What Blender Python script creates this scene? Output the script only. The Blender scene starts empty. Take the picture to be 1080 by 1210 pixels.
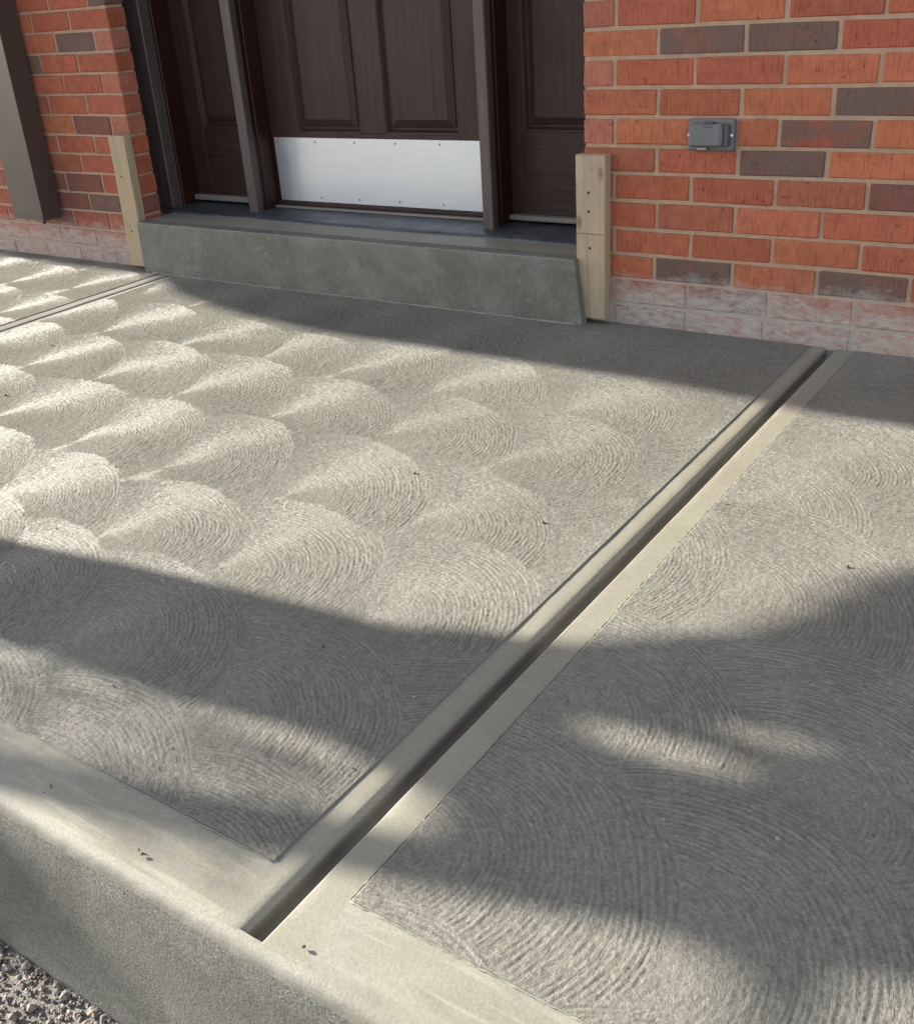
import bpy, math, random
import numpy as np
from mathutils import Vector, Matrix

random.seed(7)
rng = np.random.default_rng(11)
S = bpy.context.scene
COL = S.collection

# ------------------------------------------------------------------ camera
cam = bpy.data.cameras.new('camera')
cam.sensor_fit = 'HORIZONTAL'
cam.sensor_width = 36.0
cam.lens = 1237.144 / 1080 * 36.0
cam.shift_x = (540 - 514.497) / 1080
cam.shift_y = (591.582 - 605) / 1080
cam.clip_start = 0.02
cam.clip_end = 1000
cam_o = bpy.data.objects.new('camera', cam)
COL.objects.link(cam_o)
RX = (0.821762639139013, 0.5652931841594337, -0.07176197362233547)
RY = (0.19937038504244314, -0.40320283413786484, -0.8931287276262145)
RZ = (-0.5338142134519388, 0.7196326079924962, -0.44403974487719644)
cam_o.matrix_world = Matrix(((RX[0], -RY[0], -RZ[0], 1.47740),
                             (RX[1], -RY[1], -RZ[1], -2.85457),
                             (RX[2], -RY[2], -RZ[2], 0.98029),
                             (0, 0, 0, 1)))
S.camera = cam_o

# ------------------------------------------------------------------ light
ELEV = math.radians(22.0)
K = 0.125                                   # y drift of the sunlight per metre of x
n_ = math.hypot(1, K)
LDIR = Vector((math.cos(ELEV) / n_, math.cos(ELEV) * K / n_, -math.sin(ELEV)))
DROP = -LDIR.z / LDIR.x                     # fall per metre of x
world = bpy.data.worlds.new('World')
S.world = world
world.use_nodes = True
wn = world.node_tree
sky = wn.nodes.new('ShaderNodeTexSky')
sky.sky_type = 'NISHITA'
sky.sun_disc = False
sky.sun_elevation = ELEV
sky.sun_rotation = math.atan2(-LDIR.x, -LDIR.y) % (2 * math.pi)
hazy = wn.nodes.new('ShaderNodeHueSaturation')      # thin white haze takes the deep blue out of the sky
hazy.inputs['Saturation'].default_value = 0.48
wn.links.new(sky.outputs[0], hazy.inputs['Color'])
wn.links.new(hazy.outputs[0], wn.nodes['Background'].inputs[0])
wn.nodes['Background'].inputs[1].default_value = 0.10
sun = bpy.data.lights.new('sun', 'SUN')
sun.energy = 4.9
sun.angle = math.radians(0.53)
sun.color = (1.0, 0.92, 0.80)
sun_o = bpy.data.objects.new('sun', sun)
COL.objects.link(sun_o)
sun_o.location = (-8, -4, 6)
sun_o.rotation_euler = LDIR.to_track_quat('-Z', 'Y').to_euler()
S.view_settings.view_transform = 'Standard'
S.view_settings.look = 'None'
S.view_settings.gamma = 1.0
S.view_settings.use_curve_mapping = False
S.view_settings.exposure = 1.78
S.render.engine = 'CYCLES'
S.cycles.max_bounces = 8


# ------------------------------------------------------------------ materials
class NT:
    def __init__(self, name):
        self.m = bpy.data.materials.new(name)
        self.m.use_nodes = True
        self.t = self.m.node_tree
        self.b = self.t.nodes['Principled BSDF']
        self._pos = None

    def new(self, typ, **kw):
        n = self.t.nodes.new(typ)
        for k, v in kw.items():
            setattr(n, k, v)
        return n

    def link(self, a, b):
        self.t.links.new(a, b)

    def put(self, sock, v):
        if hasattr(v, 'links') or isinstance(v, bpy.types.NodeSocket):
            self.link(v, sock)
        else:
            sock.default_value = v

    def pos(self):
        if self._pos is None:
            self._pos = self.new('ShaderNodeNewGeometry').outputs['Position']
        return self._pos

    def scaled(self, sc, off=(0, 0, 0), vec=None):
        mp = self.new('ShaderNodeMapping')
        mp.inputs['Scale'].default_value = sc
        mp.inputs['Location'].default_value = off
        self.link(vec or self.pos(), mp.inputs['Vector'])
        return mp.outputs[0]

    def noise(self, sc, detail=4, rough=0.6, off=(0, 0, 0), dist=0.0, vec=None):
        if not isinstance(sc, tuple):
            sc = (sc, sc, sc)
        n = self.new('ShaderNodeTexNoise')
        n.inputs['Scale'].default_value = 1.0
        n.inputs['Detail'].default_value = detail
        n.inputs['Roughness'].default_value = rough
        n.inputs['Distortion'].default_value = dist
        self.link(self.scaled(sc, off, vec), n.inputs['Vector'])
        return n.outputs['Fac']

    def ramp(self, fac, lo, hi, a=0.0, b=1.0):
        n = self.new('ShaderNodeMapRange')
        n.inputs['From Min'].default_value = lo
        n.inputs['From Max'].default_value = hi
        n.inputs['To Min'].default_value = a
        n.inputs['To Max'].default_value = b
        self.link(fac, n.inputs['Value'])
        return n.outputs['Result']

    def math(self, op, a, b=0.0):
        n = self.new('ShaderNodeMath', operation=op)
        self.put(n.inputs[0], a)
        self.put(n.inputs[1], b)
        return n.outputs[0]

    def mix(self, fac, a, b, blend='MIX'):
        n = self.new('ShaderNodeMix', data_type='RGBA', blend_type=blend)
        self.put(n.inputs[0], fac)
        for s, v in ((n.inputs[6], a), (n.inputs[7], b)):
            if isinstance(v, tuple):
                s.default_value = (*v, 1) if len(v) == 3 else v
            else:
                self.link(v, s)
        return n.outputs[2]

    def bump(self, h, strength=0.5, dist=0.002, normal=None):
        n = self.new('ShaderNodeBump')
        n.inputs['Strength'].default_value = strength
        n.inputs['Distance'].default_value = dist
        self.link(h, n.inputs['Height'])
        if normal is not None:
            self.link(normal, n.inputs['Normal'])
        return n.outputs[0]

    def done(self, col, rough=0.8, normal=None, metal=0.0, spec=0.5):
        if isinstance(col, tuple):
            self.b.inputs['Base Color'].default_value = (*col, 1)
        else:
            self.link(col, self.b.inputs['Base Color'])
        self.put(self.b.inputs['Roughness'], rough)
        self.put(self.b.inputs['Metallic'], metal)
        self.b.inputs['Specular IOR Level'].default_value = spec
        if normal is not None:
            self.link(normal, self.b.inputs['Normal'])
        return self.m


def mat_concrete(name, dark, light, bump_sc=320, bump_d=0.001, rough=0.75, blot=2.2, speck=0.35, spec=0.4, streak=0.0):
    m = NT(name)
    big = m.ramp(m.noise(blot, 5, 0.65, dist=0.4), 0.3, 0.7)
    med = m.ramp(m.noise(14, 5, 0.7, off=(3, 1, 5)), 0.3, 0.7)
    fine = m.ramp(m.noise(260, 3, 0.7, off=(1, 2, 3)), 0.3, 0.7)
    c = m.mix(big, dark, light)
    mid = tuple((a + b) / 2 for a, b in zip(dark, light))
    c = m.mix(m.math('MULTIPLY', med, 0.45), c, mid)
    if streak:
        mp = m.new('ShaderNodeMapping')
        mp.inputs['Rotation'].default_value = (0, 0, 0.5)
        mp.inputs['Scale'].default_value = (6, 70, 6)
        m.link(m.pos(), mp.inputs['Vector'])
        nz = m.new('ShaderNodeTexNoise')
        nz.inputs['Scale'].default_value = 1.0
        nz.inputs['Detail'].default_value = 5
        nz.inputs['Distortion'].default_value = 0.8
        m.link(mp.outputs[0], nz.inputs['Vector'])
        c = m.mix(m.ramp(nz.outputs['Fac'], 0.52, 0.75, 0, streak), c, tuple(min(1, v * 1.3 + .03) for v in light))
        pal = m.ramp(m.noise(7, 6, 0.75, off=(6, 3, 1), dist=1.0), 0.52, 0.72, 0, streak)
        c = m.mix(pal, c, (light[0] * 1.15, light[1] * 1.17, light[2] * 1.3))
        dk = m.ramp(m.noise(4.5, 6, 0.7, off=(2, 8, 1), dist=1.0), 0.55, 0.75, 0, streak)
        c = m.mix(dk, c, tuple(v * .75 for v in dark))
    g = m.ramp(fine, 0, 1, 1 - speck, 1 + speck)
    cc = m.new('ShaderNodeCombineColor')
    for i in range(3):
        m.link(g, cc.inputs[i])
    c = m.mix(1.0, c, cc.outputs[0], 'MULTIPLY')
    # scattered air holes
    v = m.new('ShaderNodeTexVoronoi')
    v.inputs['Scale'].default_value = 1.0
    m.link(m.scaled((26, 26, 26)), v.inputs['Vector'])
    hole = m.ramp(v.outputs['Distance'], 0.02, 0.05, 1, 0)
    pick = m.ramp(m.noise(9, 2, 0.5, off=(7, 7, 7)), 0.58, 0.6)
    hole = m.math('MULTIPLY', hole, pick)
    c = m.mix(m.math('MULTIPLY', hole, 0.7), c, (0.05, 0.048, 0.045))
    h = m.math('ADD', m.noise(bump_sc, 4, 0.7), m.math('MULTIPLY', m.noise(40, 3, 0.6), 0.8))
    h = m.math('SUBTRACT', h, m.math('MULTIPLY', hole, 0.8))
    nrm = m.bump(h, 0.6, bump_d)
    r = m.ramp(big, 0, 1, rough - 0.08, rough + 0.08)
    return m.done(c, r, nrm, spec=spec)


def mat_swirl():
    m = NT('swirl_finish_concrete')
    big = m.ramp(m.noise(1.7, 5, 0.65, dist=0.5), 0.3, 0.7)
    fine = m.ramp(m.noise(420, 3, 0.8), 0.27, 0.73)
    med = m.ramp(m.noise(90, 4, 0.75, off=(4, 4, 4)), 0.3, 0.7)
    c = m.mix(big, (0.162, 0.162, 0.138), (0.240, 0.239, 0.206))
    c = m.mix(m.math('MULTIPLY', med, 0.5), c, (0.204, 0.204, 0.180))
    g = m.ramp(fine, 0, 1, 0.74, 1.26)
    cc = m.new('ShaderNodeCombineColor')
    for i in range(3):
        m.link(g, cc.inputs[i])
    c = m.mix(1.0, c, cc.outputs[0], 'MULTIPLY')
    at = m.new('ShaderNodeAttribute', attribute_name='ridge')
    # paler towards the ridge tops, darker in the furrows
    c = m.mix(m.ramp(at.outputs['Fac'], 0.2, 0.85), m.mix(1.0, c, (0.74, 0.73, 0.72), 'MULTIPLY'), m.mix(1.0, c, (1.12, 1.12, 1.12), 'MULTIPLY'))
    # bristle lines that follow each arc
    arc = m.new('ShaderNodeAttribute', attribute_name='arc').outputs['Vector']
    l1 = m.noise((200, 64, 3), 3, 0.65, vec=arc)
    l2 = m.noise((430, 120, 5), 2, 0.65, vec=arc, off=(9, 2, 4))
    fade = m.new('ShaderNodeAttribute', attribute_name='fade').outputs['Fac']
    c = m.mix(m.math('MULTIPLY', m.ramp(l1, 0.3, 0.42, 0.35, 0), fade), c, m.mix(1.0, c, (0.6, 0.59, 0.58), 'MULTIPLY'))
    h = m.math('MULTIPLY', m.math('SUBTRACT', m.math('ADD', m.math('MULTIPLY', l1, 1.9), m.math('MULTIPLY', l2, 0.8)), 1.35), fade)
    n1 = m.bump(h, 0.5, 0.0022)
    nrm = m.bump(m.math('ADD', m.noise(620, 2, 0.8), m.math('MULTIPLY', m.noise(230, 3, 0.8), 1.6)), 0.7, 0.0016, n1)
    # brushed grooves: gloss spreads across the strokes and hardly along them
    m.b.inputs['Anisotropic'].default_value = 0.86
    m.link(m.new('ShaderNodeAttribute', attribute_name='radial').outputs['Vector'], m.b.inputs['Tangent'])
    return m.done(c, m.ramp(big, 0, 1, 0.50, 0.60), nrm, spec=0.19)


def stain_mask(m, top=0.135, soft=0.035):
    z = m.new('ShaderNodeSeparateXYZ')
    m.link(m.pos(), z.inputs[0])
    wob = m.ramp(m.noise((8, 8, 14), 6, 0.75, off=(2, 9, 4)), 0.28, 0.72, -0.055, 0.055)
    zz = m.math('ADD', z.outputs['Z'], wob)
    base = m.ramp(zz, top - soft, top + soft, 1, 0)
    patch = m.ramp(m.noise((22, 22, 60), 6, 0.78, off=(5, 0, 8)), 0.27, 0.56)
    return m.math('MULTIPLY', base, patch), base


def mat_brick():
    m = NT('clay_brick')
    oi = m.new('ShaderNodeObjectInfo')
    # each brick gets its own piece of the noise
    sh = m.new('ShaderNodeVectorMath', operation='ADD')
    m.link(m.pos(), sh.inputs[0])
    cx = m.new('ShaderNodeCombineXYZ')
    m.link(m.math('MULTIPLY', oi.outputs['Random'], 37.0), cx.inputs[0])
    m.link(m.math('MULTIPLY', oi.outputs['Random'], 11.0), cx.inputs[2])
    m.link(cx.outputs[0], sh.inputs[1])
    V = sh.outputs[0]
    comb = m.noise((240, 240, 16), 4, 0.65, vec=V)
    blot = m.noise((16, 16, 26), 5, 0.7, vec=V, off=(4, 4, 4))
    fine = m.noise(300, 3, 0.7, vec=V)
    c = oi.outputs['Color']
    c = m.mix(m.ramp(blot, 0.45, 0.72, 0, 0.5), c, m.mix(1.0, c, (0.62, 0.55, 0.55), 'MULTIPLY'))
    c = m.mix(m.ramp(blot, 0.28, 0.45, 0.45, 0), c, m.mix(1.0, c, (1.25, 1.3, 1.2), 'MULTIPLY'))
    c = m.mix(m.ramp(comb, 0.3, 0.50, 0.85, 0), c, m.mix(1.0, c, (0.55, 0.50, 0.50), 'MULTIPLY'))
    c = m.mix(m.ramp(fine, 0.62, 0.75, 0, 0.35), c, (0.52, 0.33, 0.24))
    scar = m.ramp(m.noise((34, 34, 40), 6, 0.8, vec=V, off=(1, 6, 2)), 0.60, 0.68, 0, 0.65)
    c = m.mix(scar, c, m.mix(1.0, c, (0.42, 0.38, 0.38), 'MULTIPLY'))
    dab = m.ramp(m.noise((30, 30, 44), 6, 0.8, vec=V, off=(9, 2, 5)), 0.63, 0.70, 0, 0.5)
    c = m.mix(dab, c, (0.46, 0.33, 0.245))
    # soot-flashed patches, stronger on bricks with low alpha
    fl = m.math('SUBTRACT', 1.0, oi.outputs['Alpha'])
    soot = m.ramp(m.noise((9, 9, 18), 3, 0.6, vec=V, off=(8, 1, 3)), 0.36, 0.56)
    c = m.mix(m.math('MULTIPLY', fl, soot), c, (0.125, 0.096, 0.082))
    st, base = stain_mask(m)
    c = m.mix(m.math('MULTIPLY', st, 0.9), c, (0.43, 0.395, 0.355))
    grey = m.ramp(m.noise((7, 7, 40), 4, 0.7, off=(1, 5, 2)), 0.5, 0.7)
    c = m.mix(m.math('MULTIPLY', m.math('MULTIPLY', base, grey), 0.55), c, (0.27, 0.26, 0.235))
    h = m.math('ADD', comb, m.math('MULTIPLY', fine, 0.6))
    h = m.math('ADD', h, m.math('MULTIPLY', blot, 1.2))
    h = m.math('SUBTRACT', h, m.math('MULTIPLY', scar, 1.2))
    return m.done(c, 0.86, m.bump(h, 0.85, 0.0032), spec=0.3)


def mat_mortar():
    m = NT('mortar')
    n = m.ramp(m.noise(22, 5, 0.7), 0.3, 0.7)
    c = m.mix(n, (0.33, 0.222, 0.148), (0.44, 0.315, 0.225))
    c = m.mix(m.ramp(m.noise(5, 4, 0.7), 0.5, 0.75, 0, 0.55), c, (0.25, 0.20, 0.165))
    st, base = stain_mask(m)
    c = m.mix(m.math('MULTIPLY', base, 0.7), c, (0.39, 0.36, 0.325))
    h = m.math('ADD', m.noise(300, 3, 0.7), m.noise(60, 3, 0.7))
    return m.done(c, 0.93, m.bump(h, 0.7, 0.002), spec=0.2)


def mat_wood(name, dark, light, along='z', rough=0.5, spec=0.5, grain=1.0, bump=0.0008, sc=1.0):
    m = NT(name)
    s = {'z': (70 * sc, 70 * sc, 3), 'x': (3, 70 * sc, 70 * sc)}[along]
    f = {'z': (260 * sc, 260 * sc, 9), 'x': (9, 260 * sc, 260 * sc)}[along]
    a = m.ramp(m.noise(s, 5, 0.65, dist=0.6), 0.28, 0.72)
    b = m.ramp(m.noise(f, 3, 0.6), 0.3, 0.7)
    w = m.ramp(m.noise(5, 4, 0.65, off=(2, 2, 7)), 0.3, 0.7)
    mid = tuple(0.5 * (p + q) for p, q in zip(dark, light))
    c = m.mix(a, dark, light)
    c = m.mix(m.math('MULTIPLY', b, 0.4 * grain), c, dark)
    c = m.mix(m.math('MULTIPLY', w, 0.45), c, mid)
    if name == 'weathered_pine':
        v = m.new('ShaderNodeTexVoronoi')
        v.inputs['Scale'].default_value = 1.0
        m.link(m.scaled((13, 13, 6), (.3, .1, .45)), v.inputs['Vector'])
        c = m.mix(m.ramp(v.outputs['Distance'], .06, .16, .75, 0), c, (0.13, 0.075, 0.04))
        c = m.mix(m.ramp(m.noise((14, 14, 5), 5, .7, off=(3, 3, 1)), .5, .68, 0, .6), c, (0.30, 0.265, 0.215))
        c = m.mix(m.ramp(m.noise((120, 120, 3), 3, .6, off=(3, 3, 1)), .60, .68, 0, .6), c, (0.16, 0.10, 0.055))
    h = m.math('ADD', m.math('MULTIPLY', a, 0.6), b)
    r = m.ramp(w, 0, 1, rough - 0.06, rough + 0.1)
    return m.done(c, r, m.bump(h, 0.5, bump), spec=spec)


def pale_specks(mat):
    """pale speckles towards the upper edge of a cast face"""
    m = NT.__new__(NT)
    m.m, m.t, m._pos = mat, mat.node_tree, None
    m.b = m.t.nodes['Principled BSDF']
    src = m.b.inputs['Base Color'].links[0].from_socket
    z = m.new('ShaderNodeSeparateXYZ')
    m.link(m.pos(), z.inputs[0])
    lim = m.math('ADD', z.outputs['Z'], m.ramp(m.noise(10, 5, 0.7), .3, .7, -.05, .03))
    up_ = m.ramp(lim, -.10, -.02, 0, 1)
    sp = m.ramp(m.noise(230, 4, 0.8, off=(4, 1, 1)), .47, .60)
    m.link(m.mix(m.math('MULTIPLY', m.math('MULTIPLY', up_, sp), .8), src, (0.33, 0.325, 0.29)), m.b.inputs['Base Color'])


def flecks(mat, col, sc=140, lo=.64, hi=.70, amt=.8):
    m = NT.__new__(NT)
    m.m, m.t, m._pos = mat, mat.node_tree, None
    m.b = m.t.nodes['Principled BSDF']
    src = m.b.inputs['Base Color'].links[0].from_socket
    sp = m.ramp(m.noise(sc, 3, 0.7, off=(6, 2, 1)), lo, hi)
    reg = m.ramp(m.noise(6, 4, 0.7, off=(3, 3, 9)), .4, .65)
    m.link(m.mix(m.math('MULTIPLY', m.math('MULTIPLY', reg, sp), amt), src, col), m.b.inputs['Base Color'])


def mat_plain(name, col, rough=0.5, metal=0.0, var=0.15, sc=30, bump=0.0003, spec=0.5, bsc=200):
    m = NT(name)
    n = m.ramp(m.noise(sc, 4, 0.65), 0.3, 0.7)
    c = m.mix(n, tuple(v * (1 - var) for v in col), tuple(min(1, v * (1 + var)) for v in col))
    r = m.ramp(m.noise(sc * 0.4, 4, 0.6, off=(5, 5, 5)), 0.3, 0.7, rough - 0.07, rough + 0.07)
    return m.done(c, r, m.bump(m.noise(bsc, 3, 0.6), 0.5, bump), metal=metal, spec=spec)


M = {}
M['swirl'] = mat_swirl()
M['smooth'] = mat_concrete('smooth_trowelled_concrete', (0.200, 0.195, 0.152), (0.262, 0.256, 0.208), 200, 0.0007, 0.52, 2.6, 0.13, 0.45, 0.6)
M['band'] = mat_concrete('trowelled_band_concrete', (0.212, 0.205, 0.158), (0.255, 0.248, 0.200), 200, 0.0006, 0.52, 2.6, 0.13, 0.45, 0.12)
M['groove_shade'] = mat_concrete('shaded_groove_concrete', (0.17, 0.163, 0.135), (0.225, 0.216, 0.18), 200, 0.0006, 0.6, 2.6, 0.13, 0.4)  # darker copy of the band concrete, paints shade into the grooves
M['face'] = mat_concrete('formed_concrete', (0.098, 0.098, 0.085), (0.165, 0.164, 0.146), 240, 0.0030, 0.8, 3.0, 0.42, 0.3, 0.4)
M['nose'] = mat_concrete('pale_edge_paste', (0.165, 0.161, 0.130), (0.25, 0.245, 0.212), 240, 0.0009, 0.7, 7.0, 0.18, 0.35)
pale_specks(M['face'])
M['step'] = mat_concrete('step_concrete', (0.092, 0.092, 0.075), (0.178, 0.177, 0.150), 200, 0.0014, 0.72, 3.4, 0.32, 0.4, 0.5)
flecks(M['step'], (0.40, 0.40, 0.37), 120, .64, .72)
flecks(M['step'], (0.30, 0.30, 0.275), 45, .54, .68, .35)
M['brick'] = mat_brick()
M['mortar'] = mat_mortar()
M['door'] = mat_wood('dark_stained_wood', (0.022, 0.008, 0.006), (0.066, 0.034, 0.029), 'z', 0.40, 0.3)
M['doorx'] = mat_wood('dark_stained_wood_rail', (0.022, 0.008, 0.006), (0.060, 0.031, 0.027), 'x', 0.40, 0.3)
M['casing'] = mat_wood('brown_casing', (0.046, 0.031, 0.029), (0.115, 0.088, 0.084), 'z', 0.45, 0.5)  # paler tone of the frame wood for its front boards
M['jamb'] = mat_wood('shaded_red_brown_jamb', (0.020, 0.005, 0.003), (0.045, 0.013, 0.008), 'z', 0.4, 0.35)  # red-brown frame wood with the shade of the side faces painted in
M['pine'] = mat_wood('weathered_pine', (0.31, 0.225, 0.145), (0.50, 0.395, 0.27), 'z', 0.8, 0.25, 0.7, 0.0012, 0.7)
M['kick'] = mat_plain('satin_aluminium', (0.76, 0.78, 0.82), 0.33, 0.6, 0.03, 6, 0.00002, 0.5)
k_ = NT('brushed_aluminium')
br = k_.noise((5, 5, 420), 3, 0.6)
sm = k_.ramp(k_.noise(9, 5, 0.7, dist=1.2), 0.45, 0.7)
kc = k_.mix(k_.ramp(br, .3, .7), (0.70, 0.725, 0.77), (0.79, 0.81, 0.85))
kc = k_.mix(k_.math('MULTIPLY', sm, .35), kc, (0.60, 0.615, 0.64))
M['kick'] = k_.done(kc, k_.ramp(sm, 0, 1, 0.30, 0.40), k_.bump(br, .25, .0004), metal=0.65)
M['screw'] = mat_plain('zinc_screw', (0.35, 0.33, 0.31), 0.4, 0.8, 0.1, 60)
M['dark_screw'] = mat_plain('dark_screw', (0.04, 0.035, 0.03), 0.5, 0.5, 0.1, 60)
M['sill'] = mat_plain('dark_sill_membrane', (0.055, 0.060, 0.068), 0.45, 0.0, 0.45, 18, 0.002, 0.5, 60)
M['sillw'] = mat_wood('grey_sill_wood', (0.16, 0.145, 0.125), (0.27, 0.25, 0.22), 'x', 0.6, 0.4)
M['spout'] = mat_plain('brown_painted_metal', (0.060, 0.043, 0.037), 0.38, 0.0, 0.12, 12, 0.0003, 0.5)
M['box'] = mat_plain('grey_outlet_plastic', (0.125, 0.128, 0.135), 0.4, 0.0, 0.12, 40, 0.0003, 0.5)
M['boxd'] = mat_plain('dark_grey_plastic', (0.07, 0.072, 0.076), 0.5, 0.0, 0.1, 40)  # darker grey for hinge, latch and slot
M['ground'] = mat_concrete('gravelly_soil', (0.13, 0.122, 0.108), (0.24, 0.228, 0.205), 120, 0.006, 0.95, 3, 0.5, 0.2)
M['bark'] = mat_wood('tree_bark', (0.05, 0.037, 0.028), (0.14, 0.11, 0.085), 'z', 0.9, 0.2, 1, 0.006, 0.4)
M['leaf'] = mat_plain('green_leaf', (0.055, 0.095, 0.028), 0.6, 0, 0.4, 9)
M['roof'] = mat_plain('brown_soffit_metal', (0.16, 0.12, 0.10), 0.5, 0, 0.15, 5)
M['shingle'] = mat_plain('grey_roofing', (0.07, 0.068, 0.066), 0.9, 0, 0.4, 30, 0.004)


def mat_stone():
    m = NT('gravel_stone')
    a = m.new('ShaderNodeAttribute', attribute_name='tint')
    c = m.mix(m.ramp(m.noise(150, 3, 0.7), 0.3, 0.7, 0, 0.45), a.outputs['Color'], (0.12, 0.11, 0.10))
    return m.done(c, 0.85, m.bump(m.noise(400, 3, 0.7), 0.6, 0.001), spec=0.3)


M['stone'] = mat_stone()


# ------------------------------------------------------------------ builders
def props(o, label=None, cat=None, group=None, kind=None):
    if label:
        o['label'] = label
    if cat:
        o['category'] = cat
    if group:
        o['group'] = group
    if kind:
        o['kind'] = kind
    return o


def link(name, me, mat=None, parent=None, loc=(0, 0, 0)):
    if mat is not None and not me.materials:
        me.materials.append(mat)
    o = bpy.data.objects.new(name, me)
    COL.objects.link(o)
    o.location = loc
    if parent is not None:
        o.parent = parent
    return o


def empty(name, loc=(0, 0, 0)):
    o = bpy.data.objects.new(name, None)
    COL.objects.link(o)
    o.empty_display_size = 0.05
    o.location = loc
    bpy.context.view_layer.update()
    return o


def child(name, me, mat, parent):
    """mesh given in world coordinates, parented to an Empty standing anywhere"""
    if mat is not None and not me.materials:
        me.materials.append(mat)
    o = bpy.data.objects.new(name, me)
    COL.objects.link(o)
    o.parent = parent
    o.matrix_parent_inverse = parent.matrix_world.inverted() if parent else Matrix()
    return o


def mesh(name, v, f, smooth=False):
    me = bpy.data.meshes.new(name)
    me.from_pydata([tuple(map(float, p)) for p in v], [], f)
    if smooth:
        me.polygons.foreach_set('use_smooth', [True] * len(me.polygons))
    me.update()
    return me


class MB:
    def __init__(self):
        self.v, self.f = [], []

    def add(self, v, f):
        k = len(self.v)
        self.v += list(v)
        self.f += [tuple(i + k for i in q) for q in f]
        return self

    def box(self, x0, x1, y0, y1, z0, z1, b=0.002):
        """box with chamfered edges"""
        b = min(b, (x1 - x0) * .4, (y1 - y0) * .4, (z1 - z0) * .4)
        c = ((x0 + x1) / 2, (y0 + y1) / 2, (z0 + z1) / 2)
        h = ((x1 - x0) / 2, (y1 - y0) / 2, (z1 - z0) / 2)
        v, idx = [], {}
        for sx in (-1, 1):
            for sy in (-1, 1):
                for sz in (-1, 1):
                    s = (sx, sy, sz)
                    for ax in range(3):
                        p = [c[i] + s[i] * (h[i] - (0 if i == ax else b)) for i in range(3)]
                        idx[(s, ax)] = len(v)
                        v.append(p)
        f = []
        for ax in range(3):
            a, d = [i for i in range(3) if i != ax]
            for sg in (-1, 1):
                q = []
                for (p, r) in ((-1, -1), (1, -1), (1, 1), (-1, 1)):
                    s = [0, 0, 0]
                    s[ax], s[a], s[d] = sg, p, r
                    q.append(idx[(tuple(s), ax)])
                flip = (sg < 0) != (ax == 1)
                f.append(tuple(q[::-1]) if flip else tuple(q))
        for ax in range(3):                      # edge strips along ax
            a, d = [i for i in range(3) if i != ax]
            for p in (-1, 1):
                for r in (-1, 1):
                    s0, s1 = [0, 0, 0], [0, 0, 0]
                    s0[ax], s1[ax] = -1, 1
                    s0[a] = s1[a] = p
                    s0[d] = s1[d] = r
                    q = [idx[(tuple(s0), a)], idx[(tuple(s1), a)], idx[(tuple(s1), d)], idx[(tuple(s0), d)]]
                    flip = (p * r > 0) != (ax == 1)
                    f.append(tuple(q[::-1]) if flip else tuple(q))
        for sx in (-1, 1):
            for sy in (-1, 1):
                for sz in (-1, 1):
                    s = (sx, sy, sz)
                    q = [idx[(s, 0)], idx[(s, 1)], idx[(s, 2)]]
                    f.append(tuple(q) if sx * sy * sz > 0 else tuple(q[::-1]))
        return self.add(v, f)

    def prism(self, poly, y0, y1):
        """polygon of (x, z) points extruded along y"""
        n = len(poly)
        v = [(x, y0, z) for x, z in poly] + [(x, y1, z) for x, z in poly]
        f = [tuple(range(n)), tuple(range(2 * n - 1, n - 1, -1))]
        f += [(i, i + n, (i + 1) % n + n, (i + 1) % n) for i in range(n)]
        return self.add(v, f)

    def slab(self, poly, z0, z1):
        n = len(poly)
        v = [(x, y, z0) for x, y in poly] + [(x, y, z1) for x, y in poly]
        f = [tuple(range(n - 1, -1, -1)), tuple(range(n, 2 * n))]
        f += [(i, (i + 1) % n, (i + 1) % n + n, i + n) for i in range(n)]
        return self.add(v, f)

    def tube(self, pts, rad, seg=10, cap=True):
        pts = [Vector(p) for p in pts]
        if not hasattr(rad, '__len__'):
            rad = [rad] * len(pts)
        v, f = [], []
        for i, p in enumerate(pts):
            t = (pts[min(i + 1, len(pts) - 1)] - pts[max(i - 1, 0)]).normalized()
            u = t.cross(Vector((0, 1, 0.03))).normalized()
            w = t.cross(u)
            for k in range(seg):
                a = 2 * math.pi * k / seg
                v.append(p + (u * math.cos(a) + w * math.sin(a)) * rad[i])
        for i in range(len(pts) - 1):
            for k in range(seg):
                a, b = i * seg + k, i * seg + (k + 1) % seg
                f.append((a, b, b + seg, a + seg))
        if cap:
            f.append(tuple(range(seg - 1, -1, -1)))
            f.append(tuple(range((len(pts) - 1) * seg, len(pts) * seg)))
        return self.add(v, f)

    def disc(self, c, r, depth, seg=10):
        """short round head whose axis is -y, face towards the viewer"""
        v = []
        for yy, rr in ((c[1], r), (c[1] - depth * .6, r), (c[1] - depth, r * .7)):
            v += [(c[0] + rr * math.cos(2 * math.pi * k / seg), yy, c[2] + rr * math.sin(2 * math.pi * k / seg)) for k in range(seg)]
        f = [(i * seg + k, i * seg + (k + 1) % seg, (i + 1) * seg + (k + 1) % seg, (i + 1) * seg + k) for i in range(2) for k in range(seg)]
        f.append(tuple(range(2 * seg, 3 * seg)))
        return self.add(v, f)

    def part(self, name, mat, parent, smooth=False):
        return child(name, mesh(name, self.v, self.f, smooth), mat, parent)

    def lone(self, name, mat, smooth=False):
        return link(name, mesh(name, self.v, self.f, smooth), mat)


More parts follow.
